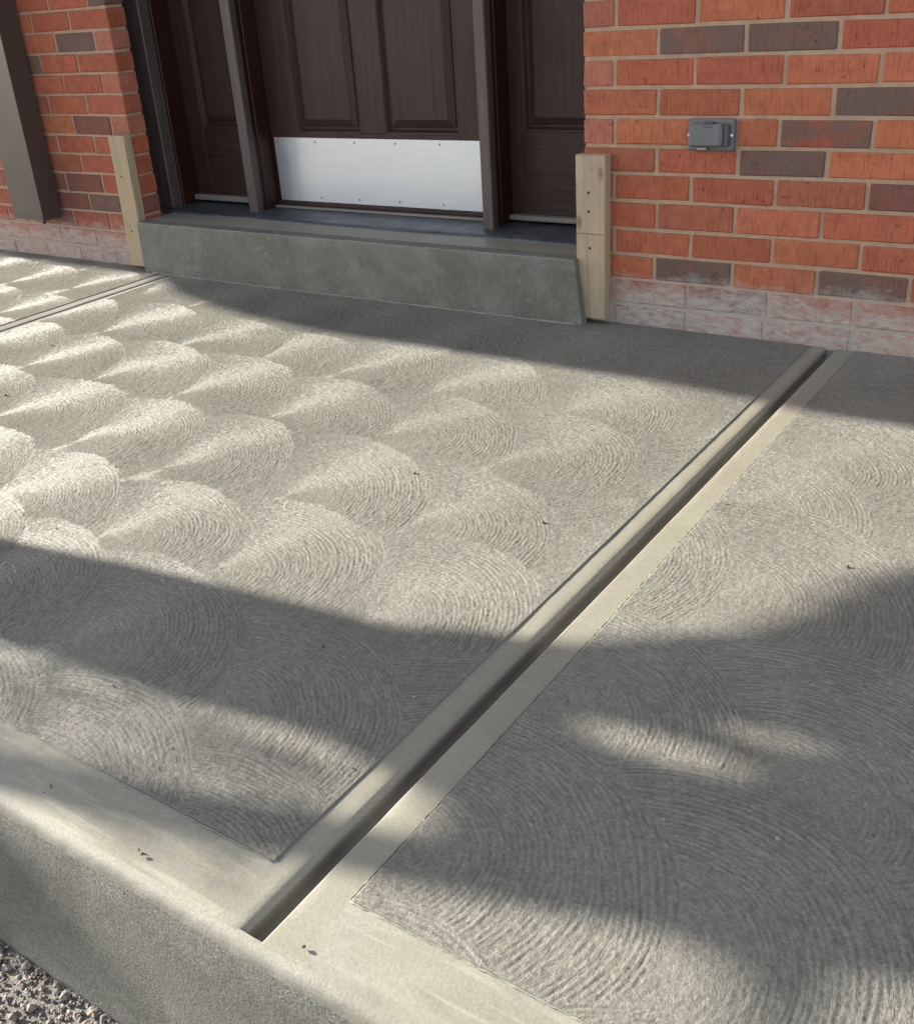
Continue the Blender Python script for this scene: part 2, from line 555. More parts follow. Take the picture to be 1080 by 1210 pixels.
def grid_mesh(name, X, Y, Z, ridge=None, smooth=True):
    """height field with arrays of shape (ny, nx), wound to face up"""
    ny, nx = X.shape
    co = np.stack([X, Y, Z], -1).reshape(-1, 3).astype(np.float32)
    i = np.arange(ny * nx).reshape(ny, nx)
    q = np.stack([i[:-1, :-1], i[:-1, 1:], i[1:, 1:], i[1:, :-1]], -1).reshape(-1, 4).astype(np.int32)
    me = bpy.data.meshes.new(name)
    me.vertices.add(len(co))
    me.vertices.foreach_set('co', co.ravel())
    me.loops.add(q.size)
    me.loops.foreach_set('vertex_index', q.ravel())
    me.polygons.add(len(q))
    me.polygons.foreach_set('loop_start', np.arange(0, q.size, 4, dtype=np.int32))
    me.polygons.foreach_set('loop_total', np.full(len(q), 4, dtype=np.int32))
    me.update(calc_edges=True)
    me.polygons.foreach_set('use_smooth', np.ones(len(q), dtype=bool))
    if ridge is not None:
        at = me.attributes.new('ridge', 'FLOAT', 'POINT')
        at.data.foreach_set('value', ridge.reshape(-1).astype(np.float32))
    return me


TAB = rng.random((512, 512)).astype(np.float32)


def vnoise(a, b, seed=0):
    a = a + seed * 17.31
    b = b + seed * 9.17
    ia, ib = np.floor(a).astype(np.int64), np.floor(b).astype(np.int64)
    fa, fb = a - ia, b - ib
    fa = fa * fa * (3 - 2 * fa)
    fb = fb * fb * (3 - 2 * fb)
    g = lambda p, q: TAB[(p + seed * 31) % 512, (q + seed * 57) % 512]
    return (g(ia, ib) * (1 - fa) * (1 - fb) + g(ia + 1, ib) * fa * (1 - fb)
            + g(ia, ib + 1) * (1 - fa) * fb + g(ia + 1, ib + 1) * fa * fb)


# ------------------------------------------------------------------ ground
GZ = -0.365
me = mesh('ground', [(-300, -300, GZ), (300, -300, GZ), (300, 300, GZ), (-300, 300, GZ)], [(0, 1, 2, 3)])
props(link('ground', me, M['ground']), kind='structure')

# ------------------------------------------------------------------ porch slab
FRONT = -2.318
XL, XR = -3.15, 2.6
slab = empty('porch_slab', (0, -1.1, 0))
props(slab, kind='structure')
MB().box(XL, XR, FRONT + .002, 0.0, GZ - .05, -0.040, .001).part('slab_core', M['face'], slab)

# front face, slightly uneven, with the rounded nosing above it
nx = 700
xs = np.linspace(XL, XR, nx)
prof = [(0.000, GZ - .03), (0.000, -0.25), (0.000, -0.15), (0.000, -0.08), (0.0005, -0.040), (0.001, -0.026)]
P_ = np.array(prof)
X = np.repeat(xs[None, :], len(prof), 0)
Y = FRONT + np.repeat(P_[:, :1], nx, 1) + (vnoise(X * 7, P_[:, 1:2] * 7 + X * 0, 2) - .5) * .005
Z = np.repeat(P_[:, 1:2], nx, 1) + 0 * X
yf = Y[-1]
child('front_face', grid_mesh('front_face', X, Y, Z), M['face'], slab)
pr = [(0.000, -0.026), (0.0003, -0.018), (0.002, -0.0105), (0.006, -0.0055), (0.011, -0.0030), (0.016, -0.0014)]
P_ = np.array(pr)
X = np.repeat(xs[None, :], len(pr), 0)
wob = (vnoise(X * 60, X * 0 + P_[:, 1:2] * 200, 5) - .5) * .0018 + (vnoise(X * 170, X * 0 + P_[:, 1:2] * 500, 6) - .5) * .001
wt = np.array([0.1, 1, 1, 1, .5, 0])[:, None]
Y = yf[None, :] + P_[:, :1] + wob * wt
Z = P_[:, 1:2] + X * 0 + wob * wt * .5
child('rounded_nosing', grid_mesh('rounded_nosing', X, Y, Z), M['nose'], slab)
yn = Y[-1]


def zflat(X, Y, amp=.0009):
    return -.0012 + (vnoise(X * 11, Y * 11, 3) - .5) * amp + (vnoise(X * 45, Y * 45, 4) - .5) * amp * .35


def flat_panel(name, x0, x1, y0, y1, mat, step=0.012, z=-0.0022, amp=0.0010, front=None):
    gx = np.linspace(x0, x1, max(4, int((x1 - x0) / step)))
    gy = np.linspace(0, 1, max(4, int((y1 - y0) / step)))
    X, T = np.meshgrid(gx, gy)
    ys = np.full_like(gx, y0) if front is None else np.interp(gx, *front)
    Y = ys[None, :] * (1 - T) + y1 * T
    Z = zflat(X, Y)
    if front is not None:
        Z[0] = -0.0014
    return child(name, grid_mesh(name, X, Y, Z), mat, slab)


BIN = -2.203                    # inner line of the trowelled border
JL, JR = 0.7375, 0.7665         # groove lips
BL, BR = 0.696, 0.817           # outer edges of the trowelled bands
flat_panel('front_border', XL, BL, FRONT, BIN + .004, M['smooth'], front=(xs, yn))
flat_panel('front_border', BR, XR, FRONT, BIN + .004, M['smooth'], front=(xs, yn))


def joint(name, prof, ya, yb, mat, seed, step=.012, jit=.0012, close=True):
    P_ = np.array(prof)
    gy = np.linspace(ya, yb, int((yb - ya) / step))
    Yy, Xx = np.meshgrid(gy, P_[:, 0], indexing='ij')
    Zz = np.repeat(P_[None, :, 1], len(gy), 0)
    w = (vnoise(Yy * 22, np.repeat(np.arange(len(prof))[None, :], len(gy), 0) * .7, seed) - .5)
    edge = (np.abs(P_[:, 0] - P_[0, 0]) > .004) & (np.abs(P_[:, 0] - P_[-1, 0]) > .004)
    Xx = Xx + w * jit * edge
    Zz = np.where(Zz > -.0001, zflat(Xx, Yy), Zz - .0012 + w * jit * .3)
    return child(name, grid_mesh(name, Xx, Yy, Zz), mat, slab)


gprof = [(BL - .003, 0), (BL, 0), (.706, 0), (.718, 0), (.728, -.0002), (.7320, -.0012), (.7350, -.0032), (.7368, -.0060), (.7378, -.0095),
         (.7384, -.0150), (.7388, -.0250), (.7400, -.0280), (.7440, -.0305), (.7520, -.0312), (.7600, -.0305), (.7640, -.0280), (.7648, -.0150),
         (.7653, -.0060), (.7657, -.0028), (.7666, -.0010), (.7682, -.0002), (.770, 0), (.784, 0), (.800, 0), (BR, 0), (BR + .003, 0)]
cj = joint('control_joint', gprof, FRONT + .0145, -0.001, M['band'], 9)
cj.data.materials.append(M['groove_shade'])
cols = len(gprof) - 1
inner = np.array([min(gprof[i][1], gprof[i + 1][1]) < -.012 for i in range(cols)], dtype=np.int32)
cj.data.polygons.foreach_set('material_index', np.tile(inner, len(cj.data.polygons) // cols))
# end stop of the groove just behind the nosing
MB().box(.730, .774, FRONT + .006, FRONT + .0144, -.05, -.0045, .003).part('groove_end', M['nose'], slab)

lprof = [(-1.884, 0), (-1.86, 0), (-1.842, 0), (-1.8330, -.0008), (-1.8305, -.003), (-1.8298, -.010), (-1.8250, -.0115), (-1.8195, -.010),
         (-1.8188, -.003), (-1.8165, -.0006), (-1.808, 0), (-1.793, 0)]
M['pale'] = mat_concrete('pale_joint_concrete', (0.21, 0.206, 0.18), (0.255, 0.25, 0.222), 200, 0.0006, 0.55, 2.6, 0.15)
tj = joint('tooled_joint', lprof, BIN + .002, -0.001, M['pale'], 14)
tj.data.materials.append(M['groove_shade'])
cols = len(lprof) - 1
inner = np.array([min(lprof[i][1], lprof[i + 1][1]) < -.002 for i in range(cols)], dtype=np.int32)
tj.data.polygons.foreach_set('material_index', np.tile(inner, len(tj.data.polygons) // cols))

def bead(pts, r0, r1):
    MB().tube(pts, [random.uniform(r0, r1) for _ in pts], 5).part('paste_line', M['nose'], slab, True)


bead([(x, BIN + .0004 + random.uniform(-.0004, .0004), -.0003 + random.uniform(-.0004, .0004)) for x in np.linspace(XL, BL - .002, 420)], .0009, .0021)
bead([(x, BIN + .0004 + random.uniform(-.0005, .0005), -.0003 + random.uniform(-.0004, .0004)) for x in np.linspace(BR + .002, XR, 260)], .0007, .0022)
bead([(BR + .0003 + random.uniform(-.0004, .0004), y, -.0003 + random.uniform(-.0004, .0003)) for y in np.linspace(BIN, -.01, 320)], .0008, .0017)

# ---- swirl finish: overlapping arm-swung fans, each later fan lies over the earlier ones
fans = []
rows = [(-0.03, .17), (-0.36, 0.06), (-0.70, 0.0), (-1.02, .05), (-1.37, .02), (-1.705, -.19 + .345), (-2.00, .12), (-2.34, .30)]
for ri, (cy, ph) in enumerate(rows):
    for k in range(16, -14, -1):
        cx = ph - .025 + k * .347
        if cx < -2.2 or cx > .95:
            continue
        fans.append((cx - .035 + random.uniform(-.03, .03), cy - .035 + random.uniform(-.025, .025), .325 + random.uniform(-.02, .02)))
fansR = []
for cy, xs_ in ((-.10, (1.9, 1.55, 1.2, .85)), (-.45, (2.0, 1.65, 1.3, .93, .6)), (-.78, (1.95, 1.6, 1.22, .88)),
                (-1.09, (1.9, 1.55, 1.2, .80)), (-1.36, (1.95, 1.62, 1.28, .95, .64)), (-1.80, (1.85, 1.5, 1.2, .855)),
                (-2.11, (1.88, 1.52, 1.13, .775)), (-2.50, (1.7, 1.33, .93))):
    for cx in xs_:
        fansR.append((cx + random.uniform(-.02, .02), cy + random.uniform(-.02, .02), .33 + random.uniform(-.015, .03)))
fansL = []
for cy in (-.1, -.38, -.70, -1.02, -1.35, -1.7, -2.05, -2.35):
    for k in range(5):
        fansL.append((-1.75 - k * .34 + (cy * .5 % .2) + random.uniform(-.02, .02), cy + random.uniform(-.02, .02), .28))


def swirl_panel(name, gx, gy, flist, seed, amp=1.0):
    X, Y = np.meshgrid(gx, gy)
    X = X.astype(np.float64)
    Y = Y.astype(np.float64)
    Rr = np.full(X.shape, 1.0)
    Th = np.full(X.shape, 0.0)
    Fi = np.zeros(X.shape)
    Re = np.full(X.shape, 1.0)
    # a first sweep below all the fans
    d = np.hypot(X + 3, Y + 6)
    Rr[:] = d
    Th[:] = np.arctan2(Y + 6, X + 3)
    Re[:] = d * 2
    for i, (cx, cy, r) in enumerate(flist):
        ix = (gx > cx - r * 1.15) & (gx < cx + r * 1.15)
        iy = (gy > cy - r * 1.15) & (gy < cy + r * 1.15)
        if not ix.any() or not iy.any():
            continue
        sl = np.ix_(iy, ix)
        x, y = X[sl] - cx, Y[sl] - cy
        # arcs are a little flattened and drift outward along the stroke
        th = np.arctan2(y, x)
        rr = np.hypot(x * (1 + .04 * math.sin(i * 2.1)), y * (1 + .05 * math.cos(i * 1.7))) * (1 + .05 * np.sin(th * 2 + i))
        rag = (vnoise(X[sl] * 90, Y[sl] * 90, 61) - .5) * .035 + (vnoise(X[sl] * 30, Y[sl] * 30, 62) - .5) * .03
        m = rr < r * (1 + .02 * np.sin(th * 5 + i * 1.3) + rag)
        for A, V in ((Rr, rr), (Th, th), (Fi, np.full_like(rr, i + 1)), (Re, np.full_like(rr, r))):
            B = A[sl]
            B[m] = V[m]
            A[sl] = B
    s = Th * np.clip(Rr, .12, .40) + Fi * 3.7
    rw = Rr + .0030 * (vnoise(s * 13, Rr * 20 + Fi, 21) - .5) * 2
    # bristle ridges: evenly spaced arcs with sharp tops, broken into short lengths
    wv = rw * 122 + 2.0 * vnoise(s * 7 + Fi, Rr * 14, 29)
    line = np.floor(wv)
    tri = 1 - np.abs(2 * (wv - line) - 1)
    cut = np.clip((vnoise(s * 26 + line * 7.7, line * 3.3 + Fi, 30) - .22) * 2.2, 0, 1)
    g1 = (tri ** 1.5 - .4) * (.25 + .85 * cut)
    g2 = vnoise(rw * 235 + Fi * 5, s * 58, 23)
    gr = vnoise(X * 330, Y * 330, 25)
    gr2 = vnoise(X * 150, Y * 150, 26)
    macro = vnoise(X * 6, Y * 6, 27) - .5
    patch = .62 + .55 * vnoise(X * 7 + Fi, Y * 7, 28)
    patch = patch * np.clip((Rr - .05) / .11, .25, 1)
    H = g1 * 1.2 + (g2 - .5) * .85
    H = H * patch + (gr - .5) * 1.0 + (gr2 - .5) * .5
    # strokes run into each other where one fan crosses the next
    seam = np.zeros(X.shape, bool)
    seam[:, 1:] |= Fi[:, 1:] != Fi[:, :-1]
    seam[1:, :] |= Fi[1:, :] != Fi[:-1, :]
    near = seam.copy()
    near[:, :-1] |= seam[:, 1:]
    near[:-1, :] |= seam[1:, :]
    wide = near.astype(np.float64)
    for _ in range(7):
        wide[1:-1, 1:-1] = (wide[1:-1, 1:-1] * 2 + wide[:-2, 1:-1] + wide[2:, 1:-1] + wide[1:-1, :-2] + wide[1:-1, 2:]) / 6
    soft = np.clip(1 - wide * 1.15, .0, 1)
    fade = np.clip((Rr - .05) / .11, .25, 1) * np.where(near, 0, soft ** .5)
    H = (H - (gr - .5) * 1.0) * (.35 + .65 * soft) + (gr - .5) * 1.0
    arc = np.stack([rw, s, Fi * 3.1], -1)
    rel = np.clip(Rr / Re, 0, 1)
    rim = np.minimum(np.minimum(X - gx[0], gx[-1] - X), np.minimum(Y - gy[0], gy[-1] - Y))
    H = H * np.clip(rim / .008, .12, 1)
    ridge = np.clip(.5 + H * .55, 0, 1)
    Z = 0.0008 + (H * 1.05 * amp + macro * .8) * .001
    # turned-down rim
    for A in (Z,):
        A[0], A[-1], A[:, 0], A[:, -1] = -.012, -.012, -.012, -.012
    ragged = .0012
    X[:, 1] += (vnoise(Y[:, 1] * 60, Y[:, 1] * 0, 31) - .5) * ragged
    X[:, -2] += (vnoise(Y[:, -2] * 60, Y[:, -2] * 0, 32) - .5) * ragged
    X[:, 0] = X[:, 1] - .0004
    X[:, -1] = X[:, -2] + .0004
    Y[0] = Y[1] - .0004
    Y[-1] = Y[-2] + .0004
    me = grid_mesh(name, X, Y, Z, ridge)
    at = me.attributes.new('arc', 'FLOAT_VECTOR', 'POINT')
    at.data.foreach_set('vector', arc.reshape(-1).astype(np.float32))
    at = me.attributes.new('radial', 'FLOAT_VECTOR', 'POINT')
    tj_ = Th + (vnoise(X * 160, Y * 160, 71) - .5) * .55 + (vnoise(X * 9, Y * 9, 72) - .5) * .35
    at.data.foreach_set('vector', np.stack([np.cos(tj_), np.sin(tj_), 0 * Th], -1).reshape(-1).astype(np.float32))
    at = me.attributes.new('fade', 'FLOAT', 'POINT')
    at.data.foreach_set('value', fade.reshape(-1).astype(np.float32))
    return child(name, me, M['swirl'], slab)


def spaced(a, b, fn):
    out = [a]
    while out[-1] < b:
        out.append(out[-1] + fn(out[-1]))
    out[-1] = b
    return np.array(out)


gxm = spaced(-1.7945, BL, lambda x: .0030 if x < -.7 else .0025)
gym = spaced(BIN + .0005, -0.002, lambda y: .0024)
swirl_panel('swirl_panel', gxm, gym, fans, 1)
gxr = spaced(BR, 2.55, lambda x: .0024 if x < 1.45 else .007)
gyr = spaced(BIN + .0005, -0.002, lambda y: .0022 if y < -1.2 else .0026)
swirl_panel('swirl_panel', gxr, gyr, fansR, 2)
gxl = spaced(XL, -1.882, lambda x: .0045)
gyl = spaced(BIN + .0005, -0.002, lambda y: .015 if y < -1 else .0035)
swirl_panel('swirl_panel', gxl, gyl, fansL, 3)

# ------------------------------------------------------------------ gravel at the foot of the slab
TINTS = [(0.50, 0.485, 0.46), (0.42, 0.40, 0.375), (0.34, 0.32, 0.30), (0.28, 0.265, 0.25), (0.36, 0.285, 0.235), (0.33, 0.275, 0.24), (0.12, 0.115, 0.115), (0.18, 0.17, 0.165)]
base_v = np.array([(1, 0, 0), (-1, 0, 0), (0, 1, 0), (0, -1, 0), (0, 0, 1), (0, 0, -1),
                   (.62, .62, .45), (-.62, .62, .45), (.62, -.62, .45), (-.62, -.62, .45)])
base_f = [(0, 6, 4), (6, 2, 4), (2, 7, 4), (7, 1, 4), (1, 9, 4), (9, 3, 4), (3, 8, 4), (8, 0, 4), (0, 2, 6), (2, 1, 7), (1, 3, 9), (3, 0, 8),
          (2, 0, 5), (1, 2, 5), (3, 1, 5), (0, 3, 5)]
gv, gf, gc = [], [], []
for i in range(14000):
    x = random.uniform(-.3, 1.3)
    y = FRONT - .001 - random.random() ** 1.3 * .5
    big = random.random() < .06
    s = random.uniform(.006, .011) if big else random.uniform(.0016, .0046)
    a = random.uniform(0, 6.283)
    ca, sa = math.cos(a), math.sin(a)
    q = base_v * rng.uniform(.6, 1.25, (10, 3)) * (s, s * random.uniform(.6, 1), s * random.uniform(.45, .8))
    q = np.stack([q[:, 0] * ca - q[:, 1] * sa + x, q[:, 0] * sa + q[:, 1] * ca + min(y, FRONT - s), q[:, 2] + GZ + s * .3 + random.uniform(0, .004)], -1)
    k = len(gv)
    gv += q.tolist()
    gf += [tuple(j + k for j in t) for t in base_f]
    near = y > FRONT - .07
    c = random.choice(TINTS[:6] if near else TINTS)
    w_ = random.uniform(.7, 1.1)
    c = tuple(v * w_ * .8 for v in c)
    gc += [(*c, 1)] * 10
me = mesh('gravel', gv, gf)
at = me.color_attributes.new('tint', 'FLOAT_COLOR', 'POINT')
at.data.foreach_set('color', np.array(gc, dtype=np.float32).ravel())
props(link('gravel', me, M['stone']), kind='stuff', label='loose pale gravel and chips at the foot of the slab')

# a little grit left lying on the slab
gv, gf, gc = [], [], []
for i in range(170):
    x, y = random.uniform(-1.7, 1.6), FRONT + .03 + random.random() ** 1.6 * 2.1
    if .70 < x < .815 and random.random() < .6:
        continue
    s_ = random.uniform(.0012, .0026) if random.random() < .85 else random.uniform(.003, .0045)
    q = base_v * rng.uniform(.6, 1.25, (10, 3)) * s_
    k = len(gv)
    gv += (q + np.array([x, y, .0015 + s_ * .3])).tolist()
    gf += [tuple(j + k for j in t) for t in base_f]
    c = random.choice([(.07, .06, .05), (.14, .12, .10), (.30, .28, .25), (.10, .07, .05)])
    gc += [(*c, 1)] * 10
me = mesh('grit', gv, gf)
at = me.color_attributes.new('tint', 'FLOAT_COLOR', 'POINT')
at.data.foreach_set('color', np.array(gc, dtype=np.float32).ravel())
props(link('grit', me, M['stone']), kind='stuff', label='scattered dark crumbs of grit lying on the slab')

# ------------------------------------------------------------------ brickwork
ZJ = [1.5956, 1.5189, 1.4422, 1.3655, 1.2888, 1.2121, 1.1354, 1.0587, 0.982, 0.905, 0.8286, 0.7535, 0.6755, 0.5988, 0.5212, 0.4464, 0.3699, 0.2898, 0.2139, 0.139, 0.0617, -0.015]
K0 = 9                             # ZJ[K0 + k] is the bed joint under course k of the photo count
PITCH, J = 0.2351, 0.0095
ORANGE, RED, BROWN, PINK, DARK, FLASH, MAROON = 'orange', 'red', 'brown', 'pink', 'dark', 'flash', 'maroon'
TONE = {ORANGE: (0.475, 0.152, 0.078, 1), RED: (0.425, 0.122, 0.068, 1), BROWN: (0.365, 0.118, 0.070, 1), PINK: (0.42, 0.15, 0.10, 1),
        DARK: (0.21, 0.105, 0.078, 0.3), FLASH: (0.36, 0.105, 0.062, 0.25), MAROON: (0.26, 0.09, 0.068, 0.75)}


def tone_of(kind):
    c = TONE[kind]
    f = random.uniform(.90, 1.10)
    return (c[0] * f * .92, c[1] * f * .92 * random.uniform(.95, 1.04), c[2] * f * .92 * random.uniform(.94, 1.05), c[3])


def pick_tone():
    r = random.random()
    return RED if r < .42 else ORANGE if r < .68 else BROWN if r < .8 else PINK if r < .88 else MAROON if r < .93 else FLASH if r < .96 else DARK


brick_cache = {}


def brick_mesh(L, h, depth=.088):
    key = (round(L, 3), round(h, 3), random.randint(0, 5))
    if key not in brick_cache:
        b = MB().box(0, L, 0, depth, 0, h, .0034)
        v = [[p[0] + random.uniform(-.0014, .0014), p[1] + random.uniform(-.0007, .0012), p[2] + random.uniform(-.0014, .0014)] for p in b.v]
        me = mesh('brick', v, b.f)
        me.materials.append(M['brick'])
        brick_cache[key] = me
    return brick_cache[key]


def lay(parent, x0, x1, z0, z1, kind):
    if x1 - x0 < .012:
        return
    me = brick_mesh(x1 - x0, z1 - z0)
    o = bpy.data.objects.new('brick', me)
    COL.objects.link(o)
    o.parent = parent
    w = Vector((x0, random.uniform(-.0012, .0012), z0 + random.uniform(-.0008, .0008)))
    o.location = w - parent.location
    o.rotation_euler = (random.uniform(-.008, .008), random.uniform(-.003, .003), random.uniform(-.003, .003))
    o.color = tone_of(kind)


# right-hand wall: course -> tones from its left end, as the photo shows them
RIGHT = {0: [RED, ORANGE, RED], 1: [PINK, RED, ORANGE, RED, RED, ORANGE], 2: [ORANGE, DARK, DARK, RED, ORANGE, RED],
         3: [PINK, RED, RED, ORANGE, ORANGE, RED], 4: [ORANGE, RED, ORANGE, DARK, RED, BROWN], 5: [PINK, ORANGE, ORANGE, FLASH, ORANGE, RED],
         6: [BROWN, RED, DARK, ORANGE, RED, ORANGE], 7: [BROWN, RED, RED, BROWN, MAROON, RED], 8: [RED, BROWN, ORANGE, RED, RED, ORANGE],
         9: [RED, RED, RED, ORANGE, RED, RED], 10: [RED, DARK, ORANGE, DARK, RED, RED], 11: [BROWN, BROWN, MAROON, RED, RED, ORANGE],
         12: [BROWN, MAROON, PINK, BROWN, PINK, BROWN]}
wall = empty('brick_wall', (1.2, 0, 0))
props(wall, 'red and dark brick wall to the right of the door step, with the grey outlet box', 'brick wall')
XE = 1.78
for i in range(len(ZJ) - 1):
    c = i - K0 + 1
    z1, z0 = ZJ[i] - J / 2, max(ZJ[i + 1] + J / 2, 0.0)
    if c == 12:
        z0 = -.012
    x, n = 0.0, 0
    ends = [-.0086 + PITCH * k for k in range(1, 9)] if c % 2 == 0 else [-.0086 - .0118 + PITCH * (k + .5) for k in range(0, 9)]
    if c == 12:
        ends = [.10 + PITCH * k for k in range(9)]
        ends = [e - .005 for e in ends]
    tones = RIGHT.get(c, [])
    for e in ends:
        e = e + random.uniform(-.003, .003)
        e1 = min(e, XE)
        a, b = x, e1 - J / 2
        kind = tones[n] if n < len(tones) else pick_tone()
        if c == 5 and a > .30 and a < .4485:
            if b > .46:
                lay(wall, .4555, b, z0, z1, kind)
        elif b > a:
            lay(wall, a, b, z0, z1, kind)
        x = e1 + J / 2
        n += 1
        if e >= XE:
            break


def mortar_body(parent, x0, x1, y0, y1, z0, z1, hole=None):
    b = MB()
    if hole:
        hx0, hx1, hz0, hz1 = hole
        b.box(x0, hx0, y0, y1, z0, z1, .001).box(hx1, x1, y0, y1, z0, z1, .001)
        b.box(hx0 + .0005, hx1 - .0005, y0, y1, z0, hz0, .001).box(hx0 + .0005, hx1 - .0005, y0, y1, hz1, z1, .001)
    else:
        b.box(x0, x1, y0, y1, z0, z1, .001)
    return b.part('mortar_body', M['mortar'], parent)


mortar_body(wall, .003, 2.8, .0038, .30, -.03, 2.62)
b = MB()
# courses above and beyond the pieces laid one by one
for z in np.arange(ZJ[0], 2.6, .0767):
    odd = int(round((z - ZJ[0]) / .0767)) % 2
    x = 0.0
    while x < 2.75:
        L = PITCH - J if (x > 0 or not odd) else .1
        b.box(x, min(x + L, 2.79), 0.0, .05, z + J / 2, min(z + .0767 - J / 2, 2.615), .0028)
        x += L + J
for i in range(len(ZJ) - 1):
    x = XE + .004
    while x < 2.75:
        b.box(x, min(x + PITCH - J, 2.79), 0.0, .05, max(ZJ[i + 1] + J / 2, -.012), ZJ[i] - J / 2, .0028)
        x += PITCH
ub = b.part('brick_courses', M['brick'], wall)
props(ub, kind='stuff')
ub.color = TONE[RED]

# left-hand wall with the return into the door recess
PX = -1.984
LEFT = {0: [RED, RED, ORANGE], 1: [PINK, DARK, ORANGE, RED], 2: [RED, RED, DARK], 3: [PINK, RED, RED, RED], 4: [RED, RED, BROWN, RED], 5: [PINK, MAROON, ORANGE, RED],
        6: [RED, RED, RED], 7: [RED, RED, BROWN, RED], 8: [RED, MAROON, MAROON, BROWN], 9: [MAROON, DARK, MAROON], 10: [BROWN, BROWN, MAROON], 11: [BROWN, PINK, BROWN], 12: [BROWN, BROWN, PINK]}
pier = empty('brick_pier', (-2.6, 0, 0))
props(pier, 'brick wall to the left of the door, behind the brown downspout', 'brick wall')
for i in range(len(ZJ) - 1):
    c = i - K0 + 1
    z1, z0 = ZJ[i] - J / 2, ZJ[i + 1] + J / 2
    if c == 12:
        z0 = -.012
    tones = LEFT.get(c, [])
    x, n = PX, 0
    while x > -3.05:
        L = PITCH - J if (n > 0 or c % 2 == 0) else .0985
        if n == 0 and c % 2 == 0:
            L = PITCH - J
        a = x - L + random.uniform(-.002, .002)
        lay(pier, a, x, z0, z1, tones[n] if n < len(tones) else pick_tone())
        x = a - J
        n += 1
mortar_body(pier, -3.62, PX - .0045, .0038, .0845, -.03, 2.62)
b = MB()
for z in np.arange(ZJ[0], 2.6, .0767):
    odd = int(round((z - ZJ[0]) / .0767)) % 2
    x = PX
    while x > -3.55:
        L = PITCH - J if (x < PX or not odd) else .1
        b.box(max(x - L, -3.61), x, 0.0, .088, z + J / 2, min(z + .0767 - J / 2, 2.615), .0028)
        x -= L + J
for i in range(len(ZJ) - 1):
    x = -3.305
    while x > -3.55:
        b.box(max(x - PITCH + J, -3.61), x, 0.0, .05, max(ZJ[i + 1] + J / 2, -.012), ZJ[i] - J / 2, .0028)
        x -= PITCH
ub = b.part('brick_courses', M['brick'], pier)
props(ub, kind='stuff')
ub.color = TONE[RED]
MB().box(-3.6, -2.12, .0855, .45, -.03, 2.62, .001).part('backing', M['mortar'], pier)

# wall over the door and the rest of the house to the left (out of the picture)
hw = empty('house_wall', (-6, 0, 0))
props(hw, 'plain brick house wall running on to the left under the eave', 'house wall')
MB().box(-10.6, -3.63, 0.0, .3, GZ - .05, 2.9, .001).part('wall', M['brick'], hw).color = TONE[RED]
MB().box(-3.625, 2.8, .0, .3, 2.63, 2.9, .001).part('wall', M['brick'], hw).color = TONE[RED]
MB().box(-2.11, .003, .0, .44, 2.34, 2.628, .001).part('lintel', M['casing'], hw)
MB().box(-2.2, .2, .455, .5, -.05, 2.63, .001).part('inner_wall', M['mortar'], hw)

# ------------------------------------------------------------------ concrete door step
st = empty('door_step', (-.97, -.07, 0))
props(st, 'grey green concrete step across the doorway between the two wooden stakes', 'step')
nx, SX0, SX1 = 260, -1.966, -0.004
xs2 = np.linspace(SX0, SX1, nx)
pf = [(-.0665, -.01), (-.0668, .006), (-.0672, .018), (-.0672, .032), (-.0672, .046), (-.0671, .06), (-.0670, .075), (-.0667, .09), (-.0664, .105), (-.0660, .12), (-.0658, .135), (-.0656, .15), (-.0655, .17), (-.0652, .190), (-.0645, .1965), (-.0620, .1995), (-.055, .2003),
      (-.01, .2003), (.05, .2003), (.112, .2000), (.42, .1995)]
P_ = np.array(pf)
X = np.repeat(xs2[None, :], len(pf), 0)
nz = (vnoise(X * 9, P_[:, 1:2] * 9 + P_[:, :1] * 9 + X * 0, 41) - .5) * .003 + (vnoise(X * 40, P_[:, 1:2] * 40 + P_[:, :1] * 30 + X * 0, 42) - .5) * .0012
Y = P_[:, :1] + nz * np.linspace(1, .0, len(pf))[:, None]
Z = P_[:, 1:2] + nz * .35
# right end creeps over the stake near the floor
tt = np.clip((X - (SX1 - .05)) / .05, 0, 1)
lump = lambda z: (vnoise(z * 38, z * 0 + 3.3, 81) - .5) * .012 + (vnoise(z * 110, z * 0 + 1.3, 82) - .5) * .006
X = X + tt * (np.clip(1 - P_[:, 1:2] / .17, 0, 1) ** .8 * .031 + lump(P_[:, 1:2])) * (P_[:, :1] < -.05)
child('step_face', grid_mesh('step_face', X[:18], Y[:18], Z[:18]), M['step'], st)
child('step_top', grid_mesh('step_top', X[17:], Y[17:], Z[17:]), M['band'], st)
pts = [(x, -.0628 + random.uniform(-.0008, .0008), .1985 + random.uniform(-.0012, .0006)) for x in np.linspace(SX0, SX1 - .004, 160)]
MB().tube(pts, [random.uniform(.0010, .0030) for _ in pts], 6).part('paste_line', M['nose'], st, True)
# closed right end, ragged
vv = [(float(X[i, -1]) + .0001, float(Y[i, -1]) + .0001, float(Z[i, -1])) for i in range(18)]
vv += [(SX1 + .001, -.0405, .1985), (SX1 + .031, -.0405, -.01)]
child('step_end', mesh('step_end', vv, [tuple(range(len(vv)))]), M['step'], st)
MB().box(SX0 + .002, SX1 - .002, -.0405, .45, -.012, .188, .001).part('step_core', M['step'], st)
# paste line where the step meets the slab
pts = [(x, -.0695 - random.uniform(0, .003), .0022 + random.uniform(-.0008, .001)) for x in np.linspace(SX0 + .05, SX1 + .01, 90)]
MB().tube(pts, [random.uniform(.0022, .0045) for _ in pts], 6).part('paste_line', M['nose'], st, True)

